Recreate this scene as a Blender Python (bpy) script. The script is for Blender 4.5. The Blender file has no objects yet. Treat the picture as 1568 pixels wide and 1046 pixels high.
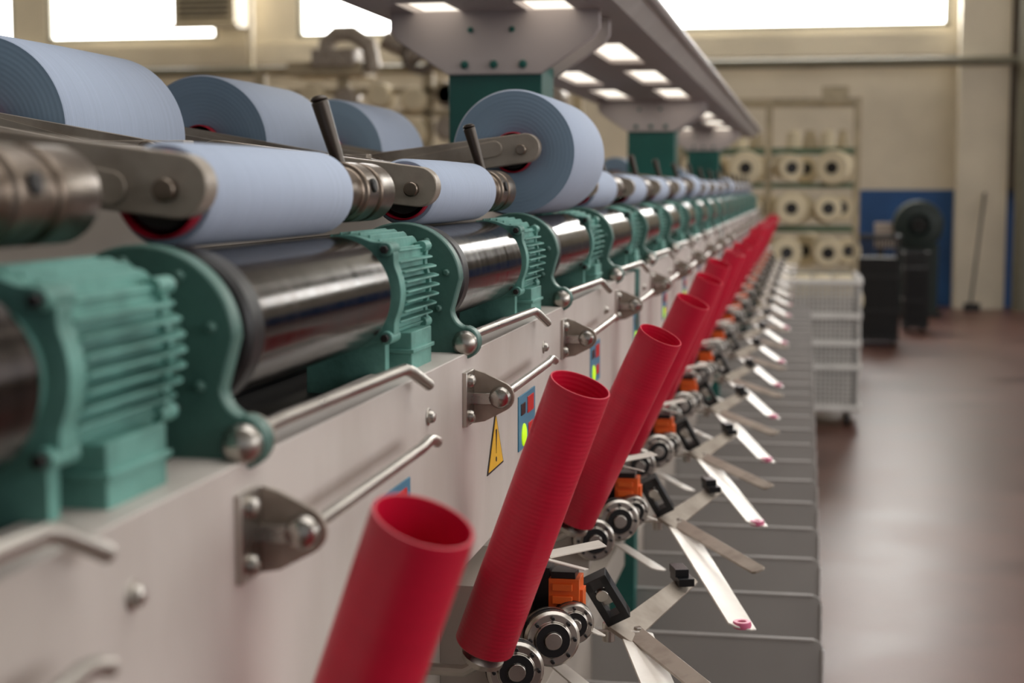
import bpy, math, random
from mathutils import Vector, Matrix
random.seed(7)
H=1.40; P=0.5; NK=17
sc=bpy.context.scene
try:
    sc.view_settings.view_transform='Standard'
except Exception as e: print(e)

# ---------------- materials ----------------
def lin(c):
    out=[]
    for v in c:
        v=v/255.0
        out.append(v/12.92 if v<=0.04045 else ((v+0.055)/1.055)**2.4)
    return tuple(out)
def mat(name,rgb,rough=.5,metal=0.0,var=.08,scale=12,bump=0.0,bscale=150,coat=0.0,stretch=(1,1,1),rvar=.08,spec=.5,rgb2=None,lo=.35,hi=.65):
    m=bpy.data.materials.new(name); m.use_nodes=True
    nt=m.node_tree; b=nt.nodes['Principled BSDF']
    c=lin(rgb)
    tc=nt.nodes.new('ShaderNodeTexCoord'); mp=nt.nodes.new('ShaderNodeMapping')
    mp.inputs['Scale'].default_value=stretch
    nt.links.new(tc.outputs['Object'],mp.inputs['Vector'])
    n=nt.nodes.new('ShaderNodeTexNoise'); n.inputs['Scale'].default_value=scale; n.inputs['Detail'].default_value=6
    nt.links.new(mp.outputs[0],n.inputs['Vector'])
    mx=nt.nodes.new('ShaderNodeMix'); mx.data_type='RGBA'
    c2=lin(rgb2) if rgb2 else tuple(min(1,v*(1+var)) for v in c)
    c1=c if rgb2 else tuple(v*(1-var) for v in c)
    mx.inputs[6].default_value=(*c1,1); mx.inputs[7].default_value=(*c2,1)
    cr=nt.nodes.new('ShaderNodeMapRange'); cr.inputs[1].default_value=lo; cr.inputs[2].default_value=hi
    nt.links.new(n.outputs['Fac'],cr.inputs[0]); nt.links.new(cr.outputs[0],mx.inputs[0])
    nt.links.new(mx.outputs[2],b.inputs['Base Color'])
    rr=nt.nodes.new('ShaderNodeMapRange'); rr.inputs[3].default_value=max(.02,rough-rvar); rr.inputs[4].default_value=min(1,rough+rvar)
    nt.links.new(n.outputs['Fac'],rr.inputs[0]); nt.links.new(rr.outputs[0],b.inputs['Roughness'])
    b.inputs['Metallic'].default_value=metal
    b.inputs['Specular IOR Level'].default_value=spec
    b.inputs['Coat Weight'].default_value=coat
    if bump>0:
        n2=nt.nodes.new('ShaderNodeTexNoise'); n2.inputs['Scale'].default_value=bscale
        nt.links.new(mp.outputs[0],n2.inputs['Vector'])
        bp=nt.nodes.new('ShaderNodeBump'); bp.inputs['Strength'].default_value=bump; bp.inputs['Distance'].default_value=.001
        nt.links.new(n2.outputs['Fac'],bp.inputs['Height']); nt.links.new(bp.outputs[0],b.inputs['Normal'])
    return m
def emis(name,rgb,s):
    m=bpy.data.materials.new(name); m.use_nodes=True
    b=m.node_tree.nodes['Principled BSDF']
    b.inputs['Base Color'].default_value=(*lin(rgb),1)
    b.inputs['Emission Color'].default_value=(*lin(rgb),1); b.inputs['Emission Strength'].default_value=s
    return m
def ringmat(name,rgb,axis,kind,scale,strength,rough=.7,var=.1,nscale=90):
    m=mat(name,rgb,rough,var=var*.4,scale=6)
    nt=m.node_tree; b=nt.nodes['Principled BSDF']
    tc=nt.nodes.new('ShaderNodeTexCoord')
    w=nt.nodes.new('ShaderNodeTexWave'); w.wave_type=kind
    if kind=='BANDS': w.bands_direction=axis
    else: w.rings_direction=axis
    w.inputs['Scale'].default_value=scale; w.inputs['Distortion'].default_value=.6; w.inputs['Detail'].default_value=3
    nt.links.new(tc.outputs['Object'],w.inputs['Vector'])
    bp=nt.nodes.new('ShaderNodeBump'); bp.inputs['Strength'].default_value=strength; bp.inputs['Distance'].default_value=.0004
    nt.links.new(w.outputs['Fac'],bp.inputs['Height']); nt.links.new(bp.outputs[0],b.inputs['Normal'])
    n=nt.nodes.new('ShaderNodeTexNoise'); n.noise_dimensions='1D'; n.inputs['Scale'].default_value=nscale; n.inputs['Detail'].default_value=4
    sx=nt.nodes.new('ShaderNodeSeparateXYZ'); nt.links.new(tc.outputs['Object'],sx.inputs[0])
    if kind=='BANDS': nt.links.new(sx.outputs[axis],n.inputs['W'])
    else:
        l=nt.nodes.new('ShaderNodeVectorMath'); l.operation='LENGTH'; nt.links.new(tc.outputs['Object'],l.inputs[0]); nt.links.new(l.outputs['Value'],n.inputs['W'])
    mx=nt.nodes.new('ShaderNodeMix'); mx.data_type='RGBA'; mx.blend_type='MULTIPLY'; mx.inputs[0].default_value=1
    mr=nt.nodes.new('ShaderNodeMapRange'); mr.inputs[1].default_value=.3; mr.inputs[2].default_value=.7; mr.inputs[3].default_value=1-var; mr.inputs[4].default_value=1+var*.5
    nt.links.new(n.outputs['Fac'],mr.inputs[0])
    src=b.inputs['Base Color'].links[0].from_socket
    nt.links.new(src,mx.inputs[6]); nt.links.new(mr.outputs[0],mx.inputs[7]); nt.links.new(mx.outputs[2],b.inputs['Base Color'])
    return m

M={}
M['cream']=mat('cream_painted_steel',(206,198,191),.42,scale=6,bump=.1,bscale=300,rgb2=(174,163,154),lo=.42,hi=.80,stretch=(1,1,.5))
M['beige']=mat('beige_painted_steel',(164,154,144),.5,var=.1,scale=4)
M['teal']=mat('teal_cast_paint',(106,160,149),.5,scale=24,bump=.3,bscale=220,rgb2=(64,108,98),lo=.44,hi=.76)
M['shaded_teal']=mat('teal_paint_shaded',(72,110,101),.42,var=.2,scale=14,bump=.25,bscale=220)  # darker teal for the brackets: their shadow side is put into the colour
M['dteal']=mat('dark_teal_paint',(24,92,84),.4,var=.15,scale=6)
M['drum']=mat('black_chromed_drum',(34,29,28),.17,metal=1.0,scale=3,stretch=(1,20,1),rvar=.10,rgb2=(68,60,56))
M['rubber']=mat('black_rubber',(20,19,20),.45,var=.2)
M['black']=mat('black_plastic',(18,18,20),.35,var=.2)
M['steel']=mat('brushed_steel',(186,180,172),.3,metal=1,var=.1,scale=20,rvar=.1)
M['bsteel']=mat('worn_brown_steel',(150,138,126),.34,metal=1,scale=30,bump=.12,rgb2=(98,84,72))
M['castarm']=mat('cast_arm_grey',(168,157,144),.4,metal=.25,scale=26,bump=.2,rgb2=(126,114,101),lo=.42,hi=.75)
M['dark']=mat('dark_housing',(32,29,27),.5,var=.2)
M['lever']=mat('dark_lever',(74,66,58),.35,metal=.5,var=.2)
M['red']=ringmat('red_plastic_tube',(202,14,52),'Z','BANDS',80,.2,.38,.04)
M['redin']=mat('red_plastic_inner',(170,10,42),.4,var=.1)
M['yarn']=ringmat('pale_blue_yarn',(172,184,204),'Y','BANDS',90,.4,.85,.05,160)
M['yarn_shaded']=ringmat('pale_blue_yarn_shaded_face',(136,160,182),'Y','RINGS',70,.2,.9,.05,160)  # same yarn, darker: shade on the end faces is painted into the colour
M['orange']=mat('orange_plastic',(226,100,34),.4,var=.1)
M['pink']=mat('pink_ceramic',(220,112,146),.3)
M['plate']=mat('light_plate_steel',(224,217,207),.36,metal=.1,var=.08,scale=18)
M['divider']=mat('grey_divider_sheet',(170,166,162),.42,metal=.05,var=.08,scale=3)
M['lip']=mat('divider_edge',(190,186,182),.35)
M['blue']=mat('control_blue',(70,128,156),.45)
M['ledred']=mat('button_red',(206,40,36),.4)
M['lime']=emis('lime_button',(190,235,20),.5)
M['yellow']=mat('warning_yellow',(226,172,34),.5)
M['canopy']=mat('canopy_sheet',(184,174,172),.45,var=.06,scale=4)
M['diff']=emis('canopy_diffuser',(255,246,230),1.5)
M['white']=mat('trolley_white_plastic',(218,215,210),.45,var=.06)
M['bobbin']=mat('cream_bobbin_yarn',(218,204,172),.8,var=.12,scale=3)
M['rack']=mat('rack_paint',(172,158,130),.5,var=.15)
M['rackg']=mat('rack_green_paint',(84,104,80),.5,var=.15)

# ---------------- mesh builder ----------------
class MB:
    def __init__(s): s.v=[];s.f=[];s.mi=[];s.mats=[]
    def idx(s,m):
        m=M[m] if isinstance(m,str) else m
        if m not in s.mats: s.mats.append(m)
        return s.mats.index(m)
    def add(s,vs,fs,m):
        o=len(s.v); s.v+= [tuple(v) for v in vs]; i=s.idx(m)
        for f in fs: s.f.append([a+o for a in f]); s.mi.append(i)
    def box(s,x0,x1,y0,y1,z0,z1,m,T=None):
        vs=[Vector((x,y,z)) for z in (z0,z1) for y in (y0,y1) for x in (x0,x1)]
        if T is not None: vs=[T@v for v in vs]
        s.add(vs,[(0,2,3,1),(4,5,7,6),(0,1,5,4),(2,6,7,3),(0,4,6,2),(1,3,7,5)],m)
    def lathe(s,prof,o,ax,m,n=32,closed=False):
        o=Vector(o); ax=Vector(ax).normalized()
        t=Vector((0,0,1)) if abs(ax.z)<.9 else Vector((1,0,0))
        u=ax.cross(t).normalized(); w=ax.cross(u)
        vs=[];fs=[]
        for r,h in prof:
            for i in range(n):
                a=2*math.pi*i/n
                vs.append(o+ax*h+(u*math.cos(a)+w*math.sin(a))*r)
        L=len(prof)
        for j in range(L-1 if not closed else L):
            j2=(j+1)%L
            for i in range(n):
                i2=(i+1)%n
                fs.append((j*n+i,j*n+i2,j2*n+i2,j2*n+i))
        if not closed:
            if prof[0][0]>1e-6: fs.append(tuple(range(n-1,-1,-1)))
            if prof[-1][0]>1e-6: fs.append(tuple((L-1)*n+i for i in range(n)))
        s.add(vs,fs,m)
    def cyl(s,a,b,r,m,n=20,r2=None):
        a=Vector(a);b=Vector(b); s.lathe([(r,0),(r if r2 is None else r2,(b-a).length)],a,b-a,m,n)
    def dome(s,o,ax,r,h,m,n=16):
        s.lathe([(r,0),(r,h*.35),(r*.8,h*.75),(r*.4,h*.95),(0.0001,h)],o,ax,m,n)
    def pipe(s,pts,r,m,n=12):
        pts=[Vector(p) for p in pts]; 
        d0=(pts[1]-pts[0]).normalized(); t=Vector((0,0,1)) if abs(d0.z)<.9 else Vector((1,0,0))
        u=d0.cross(t).normalized(); vs=[];fs=[]
        for k,p in enumerate(pts):
            if k==0: d=d0
            elif k==len(pts)-1: d=(pts[k]-pts[k-1]).normalized()
            else: d=((pts[k]-pts[k-1]).normalized()+(pts[k+1]-pts[k]).normalized()).normalized()
            u=(u-d*u.dot(d)).normalized(); w=d.cross(u)
            for i in range(n):
                a=2*math.pi*i/n; vs.append(p+(u*math.cos(a)+w*math.sin(a))*r)
        for k in range(len(pts)-1):
            for i in range(n):
                i2=(i+1)%n; fs.append((k*n+i,k*n+i2,(k+1)*n+i2,(k+1)*n+i))
        fs.append(tuple(range(n-1,-1,-1))); fs.append(tuple((len(pts)-1)*n+i for i in range(n)))
        s.add(vs,fs,m)
    def prism(s,poly,y0,y1,m,T=None):
        n=len(poly)
        vs=[Vector((x,y0,z)) for x,z in poly]+[Vector((x,y1,z)) for x,z in poly]
        if T is not None: vs=[T@v for v in vs]
        fs=[tuple(range(n)),tuple(range(2*n-1,n-1,-1))]+[(i,i+n,(i+1)%n+n,(i+1)%n) for i in range(n)]
        s.add(vs,fs,m)
    def mesh(s,name,ang=35):
        me=bpy.data.meshes.new(name); me.from_pydata(s.v,[],s.f)
        for m in s.mats: me.materials.append(m)
        me.polygons.foreach_set('material_index',s.mi)
        import bmesh
        bm=bmesh.new(); bm.from_mesh(me); bmesh.ops.recalc_face_normals(bm,faces=bm.faces); bm.to_mesh(me); bm.free()
        me.shade_smooth(); me.set_sharp_from_angle(angle=math.radians(ang))
        return me
def place(name,me,parent=None,loc=(0,0,0),bevel=0,scale=None,rot=None):
    o=bpy.data.objects.new(name,me); sc.collection.objects.link(o)
    o.location=loc
    if scale: o.scale=scale
    if rot: o.rotation_euler=rot
    if parent: o.parent=parent
    if bevel:
        b=o.modifiers.new('bevel','BEVEL'); b.width=bevel; b.segments=2; b.limit_method='ANGLE'; b.angle_limit=math.radians(40)
    return o
def empty(name,loc=(0,0,0)):
    e=bpy.data.objects.new(name,None); sc.collection.objects.link(e); e.location=loc; e.empty_display_size=.1; return e
def arc(cx,cz,r,a0,a1,n):
    return [(cx+r*math.cos(math.radians(a0+(a1-a0)*i/n)),cz+r*math.sin(math.radians(a0+(a1-a0)*i/n))) for i in range(n+1)]
def capsule(x0,z0,x1,z1,r0,r1,n=14):
    d=math.degrees(math.atan2(z1-z0,x1-x0))
    return arc(x1,z1,r1,d-90,d+90,n)+arc(x0,z0,r0,d+90,d+270,n)

machine=empty('yarn_winding_machine')
Y1=9.0; Y0=-0.35
DX,DZ=-.316,-.073   # drum axis
PX=-.262            # front panel plane
DK=-.146            # deck height

def drum_mesh():
    b=MB()
    b.lathe([(.0,.738),(.018,.738),(.018,.752),(.036,.752),(.0405,.756),(.0405,.764),(.0385,.766),(.0385,.772),(.040,.774),(.040,1.028),(.0385,1.03),(.0385,1.034),(.036,1.036),(.018,1.037),(.018,1.05)],(DX,0,DZ),(0,1,0),'drum',72)
    b.lathe([(.0405,.748),(.0430,.751),(.0430,.767),(.0405,.769)],(DX,0,DZ),(0,1,0),'rubber',64,True)
    b.lathe([(.0,.747),(.037,.747),(.0415,.750),(.0415,.752)],(DX,0,DZ),(0,1,0),'rubber',64)
    return b.mesh('drum')
def motor_mesh():
    b=MB(); Rc=.0315; Re=.0425
    b.lathe([(.0,1.052),(.030,1.052),(.031,1.056),(Rc,1.06),(Rc,1.164),(.029,1.173),(.024,1.179),(.012,1.182),(0,1.182)],(DX,0,DZ),(0,1,0),'teal',48)
    ts=[i*.0070 for i in range(-4,5)]
    for t in ts:
        c=math.sqrt(max(Rc*Rc-t*t,0))-.002; e=math.sqrt(Re*Re-t*t)
        if abs(t)>.026: e-=.0015
        for q in range(4):
            T=Matrix.Translation((DX,0,DZ))@Matrix.Rotation(q*math.pi/2,4,'Y')
            y0,y1=1.068,1.178
            th0,th1=.0014,.0007
            prof=[(c,y0),(e,y0),(e,y1-.016),(e-.0012,y1-.010),(e-.0035,y1-.005),(e-.007,y1-.001),(c,y1)]
            vs=[]
            for sg in (-1,1):
                for (x,y) in prof:
                    th=th0 if x<e-.004 else th1
                    vs.append(T@Vector((x,y,t+sg*th)))
            n=len(prof)
            fs=[tuple(range(n)),tuple(range(2*n-1,n-1,-1))]+[(i,i+n,(i+1)%n+n,(i+1)%n) for i in range(n)]
            b.add(vs,fs,'teal')
    def shield(y0,y1,R,lug):
        poly=[]
        for i in range(96):
            a=2*math.pi*i/96
            f=max(0,math.cos(4*(a-math.pi/4)))**3
            r=R+lug*f
            poly.append((DX+r*math.cos(a),DZ+r*math.sin(a)))
        b.prism(poly,y0,y1,'teal')
    shield(1.054,1.068,.0405,.0065)
    shield(1.164,1.170,.0345,.009)
    for q in range(4):
        a=math.radians(45+90*q)
        x=DX+.0435*math.cos(a); z=DZ+.0435*math.sin(a)
        b.cyl((x,1.048,z),(x,1.072,z),.0048,'teal',14)
        b.cyl((x,1.044,z),(x,1.049,z),.0030,'dark',6)
        x=DX+.041*math.cos(a); z=DZ+.041*math.sin(a)
        b.cyl((x,1.158,z),(x,1.176,z),.0044,'teal',12)
        b.cyl((x,1.175,z),(x,1.181,z),.0030,'dark',6)
    b.box(DX+.0,DX+.040,1.085,1.145,DK,DZ-.030,'teal')
    b.box(DX-.002,DX+.042,1.083,1.147,-.118,-.115,'teal')
    b.box(DX-.03,DX+.028,1.058,1.068,DK,DZ-.03,'teal')
    b.box(DX-.03,DX+.028,1.15,1.165,DK,DZ-.03,'teal')
    return b.mesh('motor')
def bracket_mesh():
    b=MB()
    y0,y1=.708,.722
    cx,cz=DX,DZ
    bx,bz=-.266,-.122
    poly=[(cx-.050,DK)]+[(cx+.03,DK)]+arc(bx,bz,.0135,-120,75,14)
    poly+=arc(bx+.006,bz+.026,.0145,-110,-180,7)
    ell=[(cx+.0485*math.cos(math.radians(a)),cz+.046*math.sin(math.radians(a))) for a in range(2,181,6)]
    poly+=ell
    b.prism(poly,y0,y1,'shaded_teal')
    b.lathe([(.03,.722),(.03,.735),(.02,.737),(.02,.74)],(cx,0,cz),(0,1,0),'rubber',32)
    b.lathe([(.0,.690),(.020,.690),(.024,.695),(.024,.708)],(cx,0,cz),(0,1,0),'shaded_teal',32)
    for a in (55,10,-35,100):
        x=cx+.038*math.cos(math.radians(a)); z=cz+.038*math.sin(math.radians(a))
        b.cyl((x,.704,z),(x,.709,z),.0032,'shaded_teal',6)
    b.dome((bx+.002,.708,bz),(0.25,-1,0),.0100,.012,'steel',20)
    b.lathe([(.0125,.7225),(.0125,.727),(.008,.729),(.0055,.735)],(bx,0,bz),(0,1,0),'castarm',20)
    b.pipe([(bx+.002,.73,bz+.003),(bx+.003,.76,bz+.004),(bx+.007,.97,bz+.003),(bx+.008,.995,bz+.003),(bx+.010,1.003,bz+.001),(bx+.016,1.025,bz-.010),(bx+.017,1.028,bz-.012)],.0040,'steel',14)
    return b.mesh('drum_bracket')
def cradle_mesh(pr):
    b=MB()
    zc=DZ+.04+pr; xc=-.330
    nx,nz=xc+.018,zc+.006
    px,pz=-.485,.022
    b.prism(capsule(px,pz,nx,nz,.018,.0165),.748,.764,'castarm')
    b.cyl((nx-.004,.740,nz-.002),(nx-.004,.748,nz-.002),.006,'bsteel',16)
    b.prism(capsule(px+.02,pz+.001,nx-.035,nz-.001,.009,.009),.746,.748,'castarm')
    b.lathe([(.0181,1.1005),(.0181,1.1055)],(xc+.006,0,zc+.002),(0,1,0),'dark',30)
    b.lathe([(.0,1.044),(.0165,1.044),(.0175,1.070),(.0215,1.072),(.0215,1.098),(.0180,1.100),(.0180,1.106),(.0215,1.108),(.0215,1.142),(.018,1.150),(.0,1.151)],(xc+.006,0,zc+.002),(0,1,0),'bsteel',36)
    b.prism(capsule(px,pz,xc-.004,zc,.014,.015),1.112,1.126,'castarm')
    b.cyl((xc+.02,1.083,zc+.006),(xc+.029,1.083,zc+.007),.005,'dark',12)
    b.cyl((xc+.006,1.080,zc+.012),(xc-.008,1.070,zc+.066),.0042,'lever',14,.0062)
    b.dome((xc-.008,1.070,zc+.066),(-.2,0,1),.0062,.004,'lever',14)
    b.lathe([(.008,0),(.008,.008),(.005,.012)],(xc+.007,1.0805,zc+.010),(-.25,-.1,1),'bsteel',16)
    b.cyl((px,.742,pz),(px,.770,pz),.013,'bsteel',20)
    b.cyl((px,1.108,pz),(px,1.13,pz),.013,'bsteel',20)
    return b.mesh('cradle')
def package_mesh(pr,L=.257):
    b=MB()
    h=L/2; e=.0035
    b.lathe([(pr-e*.6,-h),(pr,-h+e),(pr+.0006,0),(pr,h-e),(pr-e*.6,h)],(0,0,0),(0,1,0),'yarn',72)
    b.f=b.f[:-2]; b.mi=b.mi[:-2]
    for sgn in (-1,1):
        b.lathe([(pr-e*.6,sgn*h),(pr*.8,sgn*(h+.0004)),(.0245,sgn*(h-.0002)),(.0232,sgn*(h-.001))],(0,0,0),(0,1,0),'yarn_shaded',72)
        b.f=b.f[:-2]; b.mi=b.mi[:-2]
        b.lathe([(.0232,sgn*(h-.01)),(.0232,sgn*(h+.009)),(.0222,sgn*(h+.010)),(.0216,sgn*(h+.009)),(.0216,sgn*(h-.01))],(0,0,0),(0,1,0),'redin',48)
        b.f=b.f[:-2]; b.mi=b.mi[:-2]
        b.lathe([(.0,sgn*(h+.004)),(.018,sgn*(h+.004)),(.0217,sgn*(h-.004))],(0,0,0),(0,1,0),'black',32)
        b.f=b.f[:-1]; b.mi=b.mi[:-1]
    return b.mesh('yarn_package')
def lowbracket_mesh():
    b=MB()
    X=PX
    b.box(X,X+.0035,.690,.721,-.187,-.144,'steel')
    for z in (-.180,-.152): b.dome((X+.003,.703,z),(1,0,0),.0055,.005,'steel',14)
    tab=[(X+.001,-.188),(X+.012,-.186)]+arc(-.238,-.166,.0120,-60,60,10)+[(X+.012,-.147),(X+.001,-.144)]
    b.prism(tab,.718,.7215,'castarm')
    b.box(X+.003,-.242,.7155,.718,-.172,-.163,'steel')
    b.dome((-.237,.7165,-.166),(.1,-1,0),.0088,.010,'steel',20)
    b.cyl((-.237,.722,-.166),(-.237,.734,-.166),.0060,'steel',14)
    b.pipe([(-.237,.730,-.166),(-.238,.96,-.165),(-.239,.985,-.164),(-.239,.994,-.165),(-.238,1.003,-.168)],.0038,'steel',14)
    b.lathe([(.0065,0),(.0065,.001),(.0045,.0015)],(X,1.075,-.162),(1,0,0),'steel',18)
    b.dome((X+.001,1.075,-.162),(1,0,0),.0048,.005,'steel',16)
    b.box(X,X+.0012,1.43,1.52,-.247,-.195,'blue')
    b.box(X+.0012,X+.002,1.475,1.508,-.216,-.200,'ledred')
    b.box(X+.0012,X+.002,1.440,1.462,-.214,-.203,'black')
    b.box(X+.0012,X+.002,1.48,1.505,-.238,-.226,'ledred')
    b.lathe([(.011,0),(.011,.0012),(.008,.0022)],(X+.001,1.455,-.234),(1,0,0),'lime',20)
    return b.mesh('guide_rod_and_controls')
def feeder_mesh():
    b=MB()
    b.box(-.300,-.240,1.27,1.42,-.44,-.335,'beige')
    b.box(-.262,-.236,1.29,1.40,-.425,-.35,'bsteel')
    ax=Vector((.35,-1,.0))
    def wheel(o,r):
        b.lathe([(.0,-.003),(r*.30,-.003),(r*.32,0),(r*.62,0),(r*.66,.003),(r*.9,.003),(r,.006),(r,.010),(r*.86,.012),(r*.86,.016),(r,.018),(r,.022),(r*.9,.025),(0,.025)],o,-ax,'steel',36)
        b.lathe([(r*1.01,.0105),(r*1.01,.0175)],o,-ax,'black',36)
        b.lathe([(r*.34,-.0005),(r*.6,-.0005)],o,-ax,'black',24)
        b.f=b.f[:-2]; b.mi=b.mi[:-2]
        axn=ax.normalized(); u=axn.cross(Vector((0,0,1))).normalized(); w=axn.cross(u)
        for i in range(8):
            a=2*math.pi*i/8; p=Vector(o)+(u*math.cos(a)+w*math.sin(a))*r*.78-axn*(-.0005)
            b.cyl(p,p+axn*-.003,r*.07,'black',8)
    wheel((-.232,1.262,-.405),.0245)
    wheel((-.210,1.318,-.393),.025)
    wheel((-.196,1.352,-.388),.019)
    b.box(-.238,-.222,1.372,1.402,-.388,-.342,'black')
    b.box(-.222,-.194,1.366,1.394,-.390,-.350,'orange')
    b.box(-.218,-.200,1.362,1.366,-.384,-.377,'orange')
    b.box(-.218,-.200,1.362,1.366,-.372,-.365,'orange')
    b.box(-.218,-.200,1.362,1.366,-.360,-.354,'orange')
    b.box(-.195,-.191,1.370,1.388,-.382,-.360,'orange')
    b.box(-.220,-.198,1.368,1.392,-.350,-.344,'black')
    T=Matrix.Translation((-.215,1.37,-.336))@Matrix.Rotation(math.radians(-12),4,'X')@Matrix.Rotation(math.radians(12),4,'Y')
    b.box(-.035,.028,-.016,.010,0,.0015,'plate',T)
    T=Matrix.Translation((-.200,1.40,-.330))@Matrix.Rotation(math.radians(25),4,'Z')@Matrix.Rotation(math.radians(-8),4,'Y')
    b.box(-.03,.024,-.012,.012,0,.0015,'plate',T)
    T=Matrix.Translation((-.178,1.435,-.383))@Matrix.Rotation(math.radians(-28),4,'Y')@Matrix.Rotation(math.radians(15),4,'X')
    b.box(-.012,-.005,-.008,.008,-.024,.024,'black',T); b.box(.005,.012,-.008,.008,-.024,.024,'black',T)
    b.box(-.012,.012,-.008,.008,.014,.025,'black',T); b.box(-.012,.012,-.008,.008,-.025,-.017,'black',T)
    b.box(-.010,.010,-.003,.003,-.006,.004,'steel',T)
    vs=T@Vector((0,-.005,.008)); b.cyl(vs,T@Vector((0,-.012,.008)),.006,'steel',12)
    def flat(p,q,w0,w1,th,m,tilt=0):
        p=Vector(p);q=Vector(q); d=(q-p).normalized(); s=d.cross(Vector((0,0,1))).normalized(); up=s.cross(d)
        s=(s*math.cos(tilt)+up*math.sin(tilt)); up=s.cross(d)
        vs=[p-s*w0,p+s*w0,q+s*w1*.92,q+d*w1*.35+s*w1*.5,q+d*w1*.35-s*w1*.5,q-s*w1*.92]
        n=len(vs); vs=vs+[v+up*th for v in vs]
        b.add(vs,[tuple(range(n)),tuple(range(2*n-1,n-1,-1))]+[(i,i+n,(i+1)%n+n,(i+1)%n) for i in range(n)],m)
    flat((-.245,1.44,-.418),(-.150,1.455,-.422),.012,.012,.002,'plate',.3)
    flat((-.155,1.47,-.424),(-.057,1.085,-.448),.018,.0165,.002,'plate',.25)
    flat((-.165,1.43,-.420),(-.112,1.600,-.405),.013,.009,.004,'castarm',-.5)
    flat((-.158,1.46,-.421),(-.045,1.245,-.428),.009,.009,.003,'castarm',-.3)
    b.cyl((-.178,1.452,-.430),(-.178,1.452,-.412),.006,'steel',14)
    b.cyl((-.150,1.452,-.430),(-.150,1.452,-.415),.004,'steel',6)
    T=Matrix.Translation((-.118,1.58,-.398))@Matrix.Rotation(math.radians(18),4,'Z')
    b.box(-.008,.008,-.02,.02,-.004,.004,'black',T); b.box(-.010,.004,-.012,.016,.004,.012,'black',T)
    b.lathe([(.0045,-.003),(.009,-.003),(.0098,0),(.009,.004),(.0045,.004)],(-.057,1.088,-.446),(0,0,1),'pink',20,True)
    flat((-.235,1.45,-.400),(-.175,1.36,-.398),.014,.007,.0016,'plate',.3)
    flat((-.22,1.40,-.440),(-.165,1.33,-.452),.010,.012,.0016,'plate',.2)
    b.cyl((-.262,1.42,-.425),(-.225,1.44,-.421),.009,'bsteel',16)
    return b.mesh('thread_feeder')
def peg_mesh():
    b=MB()
    a=Vector((-.252,1.2185-.5,-.378)); t=Vector((-.166,.675,-.147)); d=(t-a).normalized()
    b.cyl(a-d*.01,a+d*.06,.009,'steel',16,.006)
    b.lathe([(.018,-.004),(.018,.0),(.012,.003)],a,d,'steel',20)
    b.pipe([a-d*.008,a-d*.012+Vector((-.012,0,-.004)),(-.302,.7185,-.392)],.005,'steel',10)
    return b.mesh('tube_peg')

me_drum=drum_mesh(); me_motor=motor_mesh(); me_br=bracket_mesh(); me_low=lowbracket_mesh(); me_feed=feeder_mesh(); me_peg=peg_mesh()
cr={}; pk={}
def cradle(pr):
    if pr not in cr: cr[pr]=cradle_mesh(pr)
    return cr[pr]
def pack(pr):
    if pr not in pk: pk[pr]=package_mesh(pr)
    return pk[pr]
front_r={2:.072,7:.034,11:.036,3:.030,4:.028}
MIR=-1.02
for k in range(-1,NK):
    y=k*P
    place('drum',me_drum,machine,(0,y,H)); place('motor',me_motor,machine,(0,y,H),bevel=.0005)
    place('drum_bracket',me_br,machine,(0,y,H),bevel=.0016)
    r=front_r.get(k,.028)
    place('cradle',cradle(r),machine,(0,y,H),bevel=.001)
    place('guide_rod_and_controls',me_low,machine,(0,y,H),bevel=.0006)
    if k<NK-1: place('thread_feeder',me_feed,machine,(0,y,H),bevel=.0004)
    place('tube_peg',me_peg,machine,(0,y,H))
    place('yarn_package',pack(r),None,(-.330,y+.9045,H+DZ+.0415+r))
    ys=y-.043
    rr=.081 if k<4 else random.choice([.03,.05,.072])
    place('drum',me_drum,machine,(MIR,ys,H),scale=(-1,1,1)); place('motor',me_motor,machine,(MIR,ys,H),scale=(-1,1,1))
    place('drum_bracket',me_br,machine,(MIR,ys,H),scale=(-1,1,1))
    place('cradle',cradle(rr),machine,(MIR,ys,H),scale=(-1,1,1))
    place('yarn_package',pack(rr),None,(MIR+.330,ys+.9045,H+DZ+.0415+rr))

# ---- red tubes ----
def tube_mesh():
    b=MB(); L=.238
    b.lathe([(.0238,0),(.0245,.001),(.0245,.060),(.0245,L-.002),(.0240,L),(.0228,L),(.0222,L-.002),(.0222,.002),(.0228,0)],(0,0,0),(0,0,1),'red',64,True)
    return b.mesh('empty_yarn_tube',60)
me_tube=tube_mesh()
for k in range(0,NK):
    jx,jy=(0,0) if k<2 else (random.uniform(-.004,.012),random.uniform(-.012,.012))
    if k==2: jx,jy=.020,-.005
    if k==3: jx,jy=.019,-.003
    if k==4: jx,jy=.010,-.003
    a=Vector((-.250,.715+k*P,-.3685)); t=Vector((-.166+jx,.675+k*P+jy,-.147))
    d=(t-a).normalized()
    o=place('empty_yarn_tube',me_tube,None,(a.x,a.y,a.z+H))
    o.rotation_mode='QUATERNION'; o.rotation_quaternion=d.to_track_quat('Z','Y')

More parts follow.
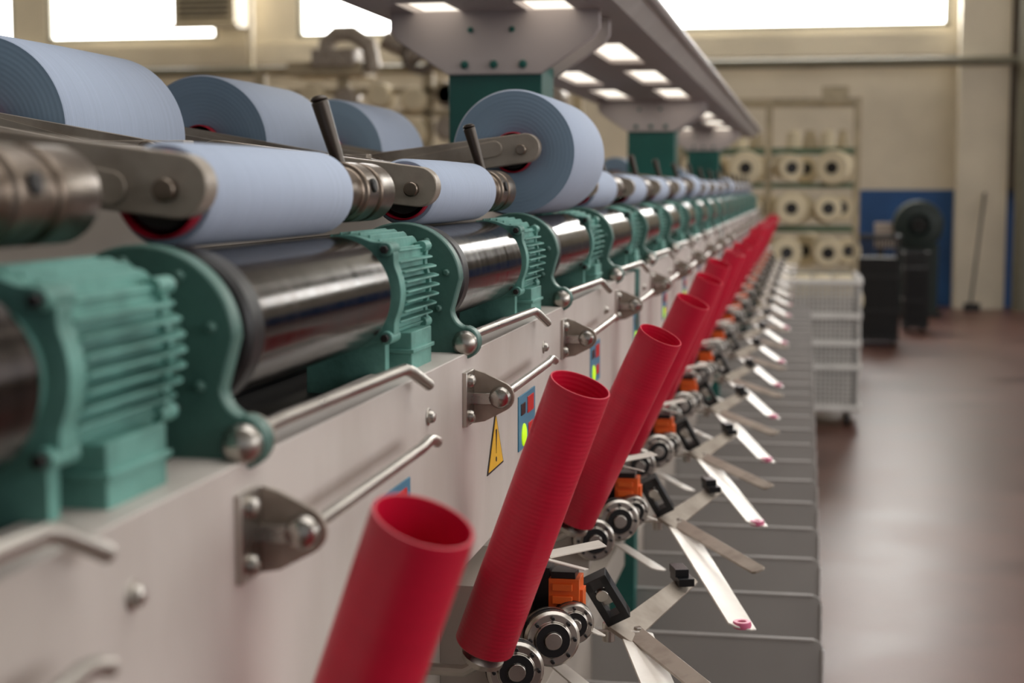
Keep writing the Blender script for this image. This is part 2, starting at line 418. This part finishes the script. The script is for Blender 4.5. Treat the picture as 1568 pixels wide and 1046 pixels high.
# ---- machine body ----
b=MB()
b.box(-.722,-.300,Y0,Y1,-H+.02,DK,'beige')
b.box(-.2998,PX,Y0,Y1,-.300,-.130,'cream')
b.box(-.758,-.7222,Y0,Y1,-.300,-.130,'cream')
b.box(-.715,-.305,Y0,Y1,DK,DK+.0015,'dark')
b.box(-.60,-.42,Y0,Y1,DK,-.045,'dark')
b.box(-.425,-.385,Y0,Y1,DK,-.085,'black')
b.box(-.635,-.595,Y0,Y1,DK,-.085,'black')
b.box(-.575,-.445,Y0,Y1,-.045,-.012,'beige')
b.box(-.2998,-.275,Y0,Y1,-.60,-.55,'beige')
b.box(-.2998,-.200,Y0,Y1,-H,-H+.09,'dteal')
b.box(-.74,-.28,Y0,Y1,-H,-H+.02,'dteal')
for x in (-.485,-.535): b.cyl((x,Y0,.022),(x,Y1,.022),.009,'bsteel',16)
for i in range(NK+1):
    y=.62-P+i*P
    b.box(-.56,-.46,y,y+.02,-.012,.036,'castarm')
for y in (-.1,2.45,4.95,7.45,8.95):
    b.box(-.31,-.2595,y,y+.05,-H,-.128,'dteal'); b.box(-.762,-.72,y,y+.05,-H,-.128,'dteal')
place('body',b.mesh('body'),machine,(0,0,H),bevel=.003)
b=MB(); X=PX+.0002
tri=[(1.284,-.243),(1.356,-.243),(1.320,-.193)]
def tr(pts,x0,x1,m):
    n=3; vs=[(x0,y,z) for y,z in pts]+[(x1,y,z) for y,z in pts]
    b.add(vs,[(0,1,2),(5,4,3),(0,3,4,1),(1,4,5,2),(2,5,3,0)],m)
tr(tri,X,X+.0006,'black')
cx,cz=1.320,-.2263
tr([(cx+(y-cx)*.88,cz+(z-cz)*.88) for y,z in tri],X+.0006,X+.0010,'yellow')
tr([(cx-.0025,cz+.018),(cx+.003,cz+.018),(cx+.0,cz-.003)],X+.001,X+.0013,'black')
b.lathe([(.0022,0),(.0022,.0004)],(X+.001,cx,cz-.008),(1,0,0),'black',10)
place('warning_sign',b.mesh('warning_sign'),machine,(0,0,H))

# ---- divider plates ----
b=MB()
for i in range(32):
    y=.99+.25*i
    if y>Y1: break
    poly=[(-.299,-H+.09),(.030,-H+.02)]+arc(.021,-.660,.014,0,90,6)+[(-.299,-.646)]
    b.prism(poly,y,y+.003,'divider')
    b.cyl((-.299,y,-.646),(.022,y,-.646),.0025,'lip',8)
    b.cyl((.0345,y,-.66),(.0325,y,-H+.02),.0025,'lip',8)
place('divider_plates',b.mesh('divider_plates'),machine,(0,0,H))

# ---- canopy ----
b=MB(); c0,c1=1.45,9.2; Z=.29
for x0,x1 in ((-.375,-.30),(-.565,-.455),(-.72,-.645)): b.box(x0,x1,c0,c1,Z,Z+.012,'canopy')
y=c0
while y<c1-.1:
    for x0,x1 in ((-.455,-.375),(-.645,-.565)):
        b.box(x0,x1,y,min(y+.24,c1),Z,Z+.012,'canopy')
        if y+.24<c1: b.box(x0,x1,y+.24,min(y+.75,c1),Z+.010,Z+.014,'diff')
    y+=.75
for s in (0,1):
    xa,xb=(-.30,-.266) if s==0 else (-.72,-.754)
    vs=[(xa,c0,Z),(xb,c0,Z+.035),(xa,c0,Z+.05),(xa,c1,Z),(xb,c1,Z+.035),(xa,c1,Z+.05)]
    b.add(vs,[(0,1,2),(5,4,3),(0,3,4,1),(1,4,5,2),(2,5,3,0)],'lip')
    b.cyl((xb,c0,Z+.035),(xb,c1,Z+.035),.009,'lip',12)
b.box(-.72,-.30,c0,c1,Z+.03,Z+.05,'canopy')
place('light_canopy',b.mesh('light_canopy'),machine,(0,0,H))
b=MB()
for y in (2.63,5.3,8.0):
    b.box(-.59,-.432,y-.05,y+.07,-.05,.205,'dteal')
    g=[(-.59,.187),(-.432,.187),(-.345,.245),(-.335,.26),(-.335,.292),(-.687,.292),(-.687,.26),(-.677,.245)]
    b.prism(g,y-.062,y-.05,'canopy'); b.prism(g,y+.07,y+.082,'canopy')
    for x in (-.56,-.511,-.462): b.dome((x,y-.062,.203),(0,-1,0),.007,.006,'dteal',12)
    for x in (-.55,-.48): b.dome((x,y-.062,.26),(0,-1,0),.005,.005,'dteal',12)
place('canopy_posts',b.mesh('canopy_posts'),machine,(0,0,H),bevel=.003)

# ---------------- room ----------------
YW=19.2; XL=-14; XR=9; ZC=5.6; YF=-6
wallm=mat('cream_wall_plaster',(216,207,188),.8,var=.09,scale=1.2)
dado=mat('blue_dado_paint',(34,80,136),.6,var=.15,scale=2)
floorm=mat('brown_red_epoxy_floor',(80,53,45),.36,var=.2,scale=1.8,rvar=.08,rgb2=(106,76,67),bump=.3,bscale=40,spec=.26)
ceilm=mat('ceiling_paint',(190,184,170),.8)
winm=emis('window_daylight',(255,254,250),8.0)
framem=mat('window_frame_paint',(170,166,150),.5)
pipem=mat('pipe_paint',(110,106,90),.5)
brownm=mat('brown_grey_door_paint',(90,80,70),.6,var=.12,scale=2)
def room(name,boxes,bev=0):
    b=MB()
    for bx in boxes: b.box(*bx)
    return place(name,b.mesh(name),None,(0,0,0),bevel=bev)
room('floor',[(XL,XR,YF,YW,-.1,0,floorm)])
room('ceiling',[(XL-.2,XR+.2,YF,YW+.2,ZC,ZC+.1,ceilm)])
wins=[(-13.2,-10.2),(-9.75,-7.4),(-6.35,-2.9),(-2.3,1.62),(2.5,6.0)]
zb,zt=3.28,5.0
bx=[(XL,XR,YW,YW+.2,0,zb,wallm),(XL,XR,YW,YW+.2,zt,ZC,wallm)]
ex=[XL]+[v for w in wins for v in w]+[XR]
for i in range(0,len(ex),2): bx.append((ex[i],ex[i+1],YW,YW+.2,zb,zt,wallm))
room('wall_back',bx)
room('wall_left',[(XL-.2,XL,YF,YW,0,ZC,wallm)])
room('wall_right',[(XR,XR+.2,YF,YW,0,1.8,wallm),(XR,XR+.2,YF,YW,4.9,ZC,wallm),(XR,XR+.2,YF,-4,1.8,4.9,wallm),(XR,XR+.2,3,4,1.8,4.9,wallm),(XR,XR+.2,11,12,1.8,4.9,wallm),(XR,XR+.2,18,YW,1.8,4.9,wallm)])
for i,(a,c) in enumerate(wins):
    b=MB(); b.box(a,c,YW+.1,YW+.12,zb,zt,winm)
    for x in (a,c-.06): b.box(x,x+.06,YW+.02,YW+.1,zb,zt,framem)
    b.box(a,c,YW+.02,YW+.1,zb,zb+.05,framem); b.box(a,c,YW+.02,YW+.1,zt-.05,zt,framem)
    place('window_%d'%(i+1),b.mesh('window'))
rw=emis('side_window_daylight',(246,248,255),1.6)
for i,(a,c) in enumerate(((-4,3),(4,11),(12,18))):
    b=MB(); b.box(XR+.08,XR+.1,a,c,1.8,4.9,rw)
    for j in range(5):
        yy=a+(c-a)*j/4; b.box(XR+.02,XR+.08,yy-.04,yy+.04,1.8,4.9,framem)
    b.box(XR+.02,XR+.08,a,c,3.3,3.38,framem)
    place('window_%d'%(i+6),b.mesh('window'))
room('trim_1',[(XL,.62,YW-.02,YW,0,.12,framem)])
b=MB(); b.box(.62,1.71,YW-.012,YW,0,1.38,dado); b.box(2.27,XR,YW-.012,YW,0,1.38,dado); place('trim_2',b.mesh('trim_2'))
room('trim_3',[(1.71,2.27,YW-.35,YW,0,ZC,wallm)])
b=MB(); b.box(XL,XR,YW-.1,YW,2.95,3.2,wallm); place('trim_4',b.mesh('trim_4'))
b=MB(); b.box(2.27,4.3,YW-.36,YW-.11,1.38,5.3,brownm)
for i in range(8): b.box(2.30,4.3,YW-.38,YW-.36,1.38+i*.5,1.42+i*.5,brownm)
place('trim_5',b.mesh('trim_5'))
b=MB(); b.cyl((XL,YW-.5,2.84),(XR,YW-.5,2.84),.055,pipem,16)
for x in range(-12,9,3): b.box(x-.02,x+.02,YW-.5,YW,2.82,2.86,pipem)
b.cyl((2.42,YW-.52,0),(2.42,YW-.52,ZC),.09,pipem,16)
place('wall_pipes',b.mesh('wall_pipes'))
b=MB(); acm=mat('ac_cream_metal',(184,172,148),.5)
b.box(-7.75,-6.95,YW-.6,YW,3.42,4.25,acm)
for j in range(11): b.box(-7.68,-7.02,YW-.62,YW-.6,3.50+j*.065,3.53+j*.065,'dark')
b.box(-7.8,-6.9,YW-.63,YW-.58,3.36,3.42,acm)
b.cyl((-6.85,YW-.3,2.9),(-6.85,YW-.3,4.3),.04,acm,12)
place('wall_air_conditioner',b.mesh('wall_air_conditioner'),bevel=.01)

# ---- trolley ----
b=MB(); tx0,tx1,ty0,ty1=-.24,.32,9.32,9.90; ht=.86
for z in (.10,.34,.48,.64,ht-.02): 
    b.box(tx0-.012,tx1+.012,ty0-.012,ty0+.01,z,z+.03,'white'); b.box(tx0-.012,tx1+.012,ty1-.01,ty1+.012,z,z+.03,'white')
    b.box(tx0-.012,tx0+.01,ty0,ty1,z,z+.03,'white'); b.box(tx1-.01,tx1+.012,ty0,ty1,z,z+.03,'white')
for i in range(23):
    x=tx0+(tx1-tx0)*i/22; b.box(x-.005,x+.005,ty0,ty0+.006,.12,ht,'white'); b.box(x-.005,x+.005,ty1-.006,ty1,.12,ht,'white')
    y=ty0+(ty1-ty0)*i/22; b.box(tx0,tx0+.006,y-.005,y+.005,.12,ht,'white'); b.box(tx1-.006,tx1,y-.005,y+.005,.12,ht,'white')
for j in range(27):
    z=.14+j*.0265; b.box(tx0,tx1,ty0,ty0+.005,z,z+.008,'white'); b.box(tx1-.005,tx1,ty0,ty1,z,z+.008,'white'); b.box(tx0,tx0+.005,ty0,ty1,z,z+.008,'white')
b.box(tx0+.01,tx1-.01,ty0+.03,ty1-.02,.13,ht-.1,'beige')
for x in (tx0,tx1-.03):
    for y in (ty0,ty1-.03): b.box(x,x+.03,y,y+.03,.08,ht+.03,'white')
for x in (tx0+.06,tx1-.06):
    for y in (ty0+.06,ty1-.06):
        b.cyl((x-.015,y,.04),(x+.015,y,.04),.04,'black',16); b.box(x-.02,x+.02,y-.02,y+.02,.07,.11,'steel')
for i in range(4):
    for j in range(3):
        b.lathe([(.02,0),(.055,0),(.06,.02),(.06,.09),(.055,.11),(.02,.11)],(tx0+.09+i*.125,ty0+.12+j*.18,ht-.1),(0,0,1),'bobbin',18)
place('crate_trolley',b.mesh('crate_trolley'))

# ---- rack with bobbins ----
b=MB(); ry=12.0
for x in (-.95,-.29,.37):
    for y in (ry,ry+.6): b.box(x-.02,x+.02,y-.02,y+.02,0,2.07,'rack')
for z in (.35,.72,1.09,1.42,1.68,2.05):
    for y in (ry,ry+.6): b.box(-.97,.39,y-.015,y+.015,z-.02,z+.02,'rack' if z>1.9 else 'rackg')
    for x in (-.95,-.29,.37): b.box(x-.015,x+.015,ry,ry+.6,z-.02,z+.02,'rack')
for z in (.54,.92,1.25,1.55):
    for x in (-.78,-.47,-.13,.18):
        for row in (0,1):
            xx=x+random.uniform(-.03,.03)+row*.12; r=random.uniform(.095,.13)
            yy=ry-.12+row*.42
            T=Vector((random.uniform(-.35,.35),1,random.uniform(-.1,.1)))
            b.lathe([(.045,.03),(.045,0),(r*.9,0),(r,.02),(r*.97,.22),(r*.85,.25),(.045,.25)],(xx,yy,z),T,'bobbin',28)
            b.lathe([(.046,-.006),(.03,-.006),(.03,.02),(0,.02)],(xx,yy,z),T,'dark',16)
        b.cyl((x,ry+.02,z),(x,ry+.6,z),.015,'rackg',10)
for x in (-.8,-.5,-.1,.15):
    b.lathe([(.02,0),(.06,0),(.05,.12),(.02,.14)],(x,ry+.1,1.70),(0,0,1),'bobbin',16)
    b.lathe([(.02,0),(.07,0),(.04,.14),(.02,.14)],(x+.12,ry+.25,1.70),(0,0,1),'rack',16)
b.box(.1,.3,ry+.1,ry+.4,2.07,2.16,'rack')
place('bobbin_rack',b.mesh('bobbin_rack'))

mesh_dk=mat('black_wire',(26,25,26),.5)
def bin_obj(name,x0,x1,y0,y1,h):
    b=MB()
    n=14
    for i in range(n+1):
        x=x0+(x1-x0)*i/n; b.box(x-.004,x+.004,y0,y0+.008,.05,h,mesh_dk); b.box(x-.004,x+.004,y1-.008,y1,.05,h,mesh_dk)
        y=y0+(y1-y0)*i/n; b.box(x0,x0+.008,y-.004,y+.004,.05,h,mesh_dk); b.box(x1-.008,x1,y-.004,y+.004,.05,h,mesh_dk)
    for z in (.05,.3,.6,h-.03):
        b.box(x0-.01,x1+.01,y0-.01,y0+.015,z,z+.03,mesh_dk); b.box(x0-.01,x1+.01,y1-.015,y1+.01,z,z+.03,mesh_dk)
        b.box(x0-.01,x0+.015,y0,y1,z,z+.03,mesh_dk); b.box(x1-.015,x1+.01,y0,y1,z,z+.03,mesh_dk)
    b.box(x0+.02,x1-.02,y0+.02,y1-.02,.06,h*.8,'rubber')
    for x in (x0+.04,x1-.04):
        for y in (y0+.04,y1-.04): b.cyl((x-.01,y,.03),(x+.01,y,.03),.03,'black',12)
    place(name,b.mesh(name))
bin_obj('wire_waste_bin',.42,.82,14.2,14.7,.98)
bin_obj('wire_waste_bin',.95,1.18,15.6,16.0,.78)
# dark green blower machine
b=MB(); gx,gy,gz=1.20,17.6,1.0
gm=mat('dark_green_machine_paint',(20,38,34),.45)
b.lathe([(0,-.02),(.10,-.02),(.12,-.10),(.25,-.08),(.27,-.04),(.27,.14),(.25,.16),(0,.17)],(gx,gy,gz),(0,1,0),gm,36)
b.lathe([(.03,-.14),(.06,-.14),(.06,-.02),(.03,-.02)],(gx,gy,gz),(0,1,0),'dark',20,True)
b.box(gx-.22,gx+.22,gy-.05,gy+.3,.05,gz-.20,gm); b.box(gx-.26,gx+.26,gy-.1,gy+.35,0,.06,'dark')
b.box(gx-.45,gx-.22,gy,gy+.22,.75,1.02,'beige'); b.box(gx-.42,gx-.36,gy+.05,gy+.15,0,.75,'dark')
for i in range(8):
    a=i*math.pi/4; b.dome((gx+.22*math.cos(a),gy-.08,gz+.22*math.sin(a)),(0,-1,0),.015,.012,gm,8)
place('green_blower_machine',b.mesh('green_blower_machine'),bevel=.008)
b=MB(); b.cyl((1.86,YW-.75,.1),(2.02,YW-.38,1.35),.014,'dark',10); b.box(1.78,1.96,YW-.80,YW-.74,.0,.10,'dark'); place('broom',b.mesh('broom'))

# ---- background warping machine (left) ----
b=MB(); wm='rack'; gx0,gx1,gy=-5.0,-2.2,14.0
for x in (gx0,-4.2,-3.4,-2.8,gx1):
    b.box(x-.05,x+.05,gy,gy+.1,0,2.5,wm); b.box(x-.05,x+.05,gy+1.2,gy+1.3,0,2.3,wm)
for z in (1.0,1.7,2.05,2.25,2.45): b.box(gx0,gx1,gy,gy+.08,z,z+.06,wm)
for i in range(9):
    x=gx0+.2+i*.32
    for z in (1.55,1.9,2.2): b.lathe([(.04,0),(.10,0),(.12,.05),(.12,.2),(.04,.23)],(x,gy-.1,z+.04*(i%2)),(0,1,0),'bobbin' if (i+int(z*10))%3 else 'castarm',20)
b.pipe([(-4.35,gy,2.5),(-4.35,gy,2.72),(-4.25,gy,2.80),(-4.1,gy,2.80),(-3.95,gy,2.70),(-3.9,gy,2.45)],.08,'castarm',12)
b.pipe([(-3.8,gy,2.75),(-3.5,gy,2.6),(-3.3,gy,2.72),(-3.05,gy,2.6),(-2.9,gy,2.4)],.09,'castarm',12)
b.lathe([(.1,0),(.18,0),(.18,.1),(.1,.1)],(-3.45,gy-.1,2.6),(0,1,0),'bsteel',24,True)
b.box(-3.3,-2.7,gy-.1,gy+.4,2.15,2.35,wm); b.box(-4.7,-4.0,gy-.1,gy+.4,2.42,2.55,wm)
b.box(-4.45,-4.05,gy-.15,gy+.3,2.50,2.66,'castarm')
place('warping_creel',b.mesh('warping_creel'),bevel=.01)
b=MB()
for i in range(10):
    x=-12+i*.75; b.box(x-.03,x+.03,15.5,15.56,0,2.2,'rack')
for z in (.5,1.0,1.5,1.9,2.15): b.box(-12,-5.2,15.5,15.56,z,z+.06,'rack')
for i in range(9):
    for z in (.8,1.3,1.75): b.lathe([(.03,0),(.13,0),(.13,.28),(.03,.28)],(-11.6+i*.75,15.3,z),(0,1,0),'bobbin',18)
place('yarn_creel',b.mesh('yarn_creel'))

lampm=emis('fluorescent_tube',(255,250,240),6)
for x in (-6,-2.0,2.5,6.5):
    for y in (0,4,8,12,16):
        b=MB(); b.box(-.12,.12,-.8,.8,0,.06,'white'); b.cyl((-.05,-.75,-.02),(-.05,.75,-.02),.02,lampm,8); b.cyl((.05,-.75,-.02),(.05,.75,-.02),.02,lampm,8)
        b.box(-.01,.01,-.6,-.58,.06,.62,'steel'); b.box(-.01,.01,.58,.6,.06,.62,'steel')
        place('ceiling_lamp',b.mesh('ceiling_lamp'),None,(x,y,ZC-.62))

# ---------------- lights ----------------
def area(name,loc,rot,sx,sy,e,col=(1,1,1)):
    l=bpy.data.lights.new(name,'AREA'); l.shape='RECTANGLE'; l.size=sx; l.size_y=sy; l.energy=e; l.color=col
    o=bpy.data.objects.new(name,l); sc.collection.objects.link(o); o.location=loc; o.rotation_euler=rot
    return o
area('light_ceiling',(1.5,3.5,5.4),(0,0,0),5,8,240,(1,.99,.97))
area('light_side_windows',(8.8,1,3.3),(0,math.radians(90),0),3,12,235,(1,.99,.98))
area('light_back_windows',(-2,YW-.1,4.1),(math.radians(-90),0,0),12,1.6,420,(1,.99,.97))
w=bpy.data.worlds.new('world'); sc.world=w; w.use_nodes=True
bg=w.node_tree.nodes['Background']; bg.inputs[0].default_value=(.95,.97,1,1); bg.inputs[1].default_value=.28

# ---------------- camera ----------------
psi=math.atan(.187); th=math.atan(.0979)
F=Vector((-math.sin(psi)*math.cos(th),math.cos(psi)*math.cos(th),-math.sin(th)))
R=Vector((math.cos(psi),math.sin(psi),0)); U=R.cross(F)
cam=bpy.data.cameras.new('camera'); co=bpy.data.objects.new('camera',cam); sc.collection.objects.link(co)
mw=Matrix((R,U,-F)).transposed().to_4x4(); mw.translation=Vector((0,0,H)); co.matrix_world=mw
cam.sensor_width=36; cam.lens=2400/1568*36; cam.clip_start=.02; cam.clip_end=100
cam.dof.use_dof=True; cam.dof.focus_distance=1.36; cam.dof.aperture_fstop=7
sc.camera=co
print('done',len(bpy.data.objects))
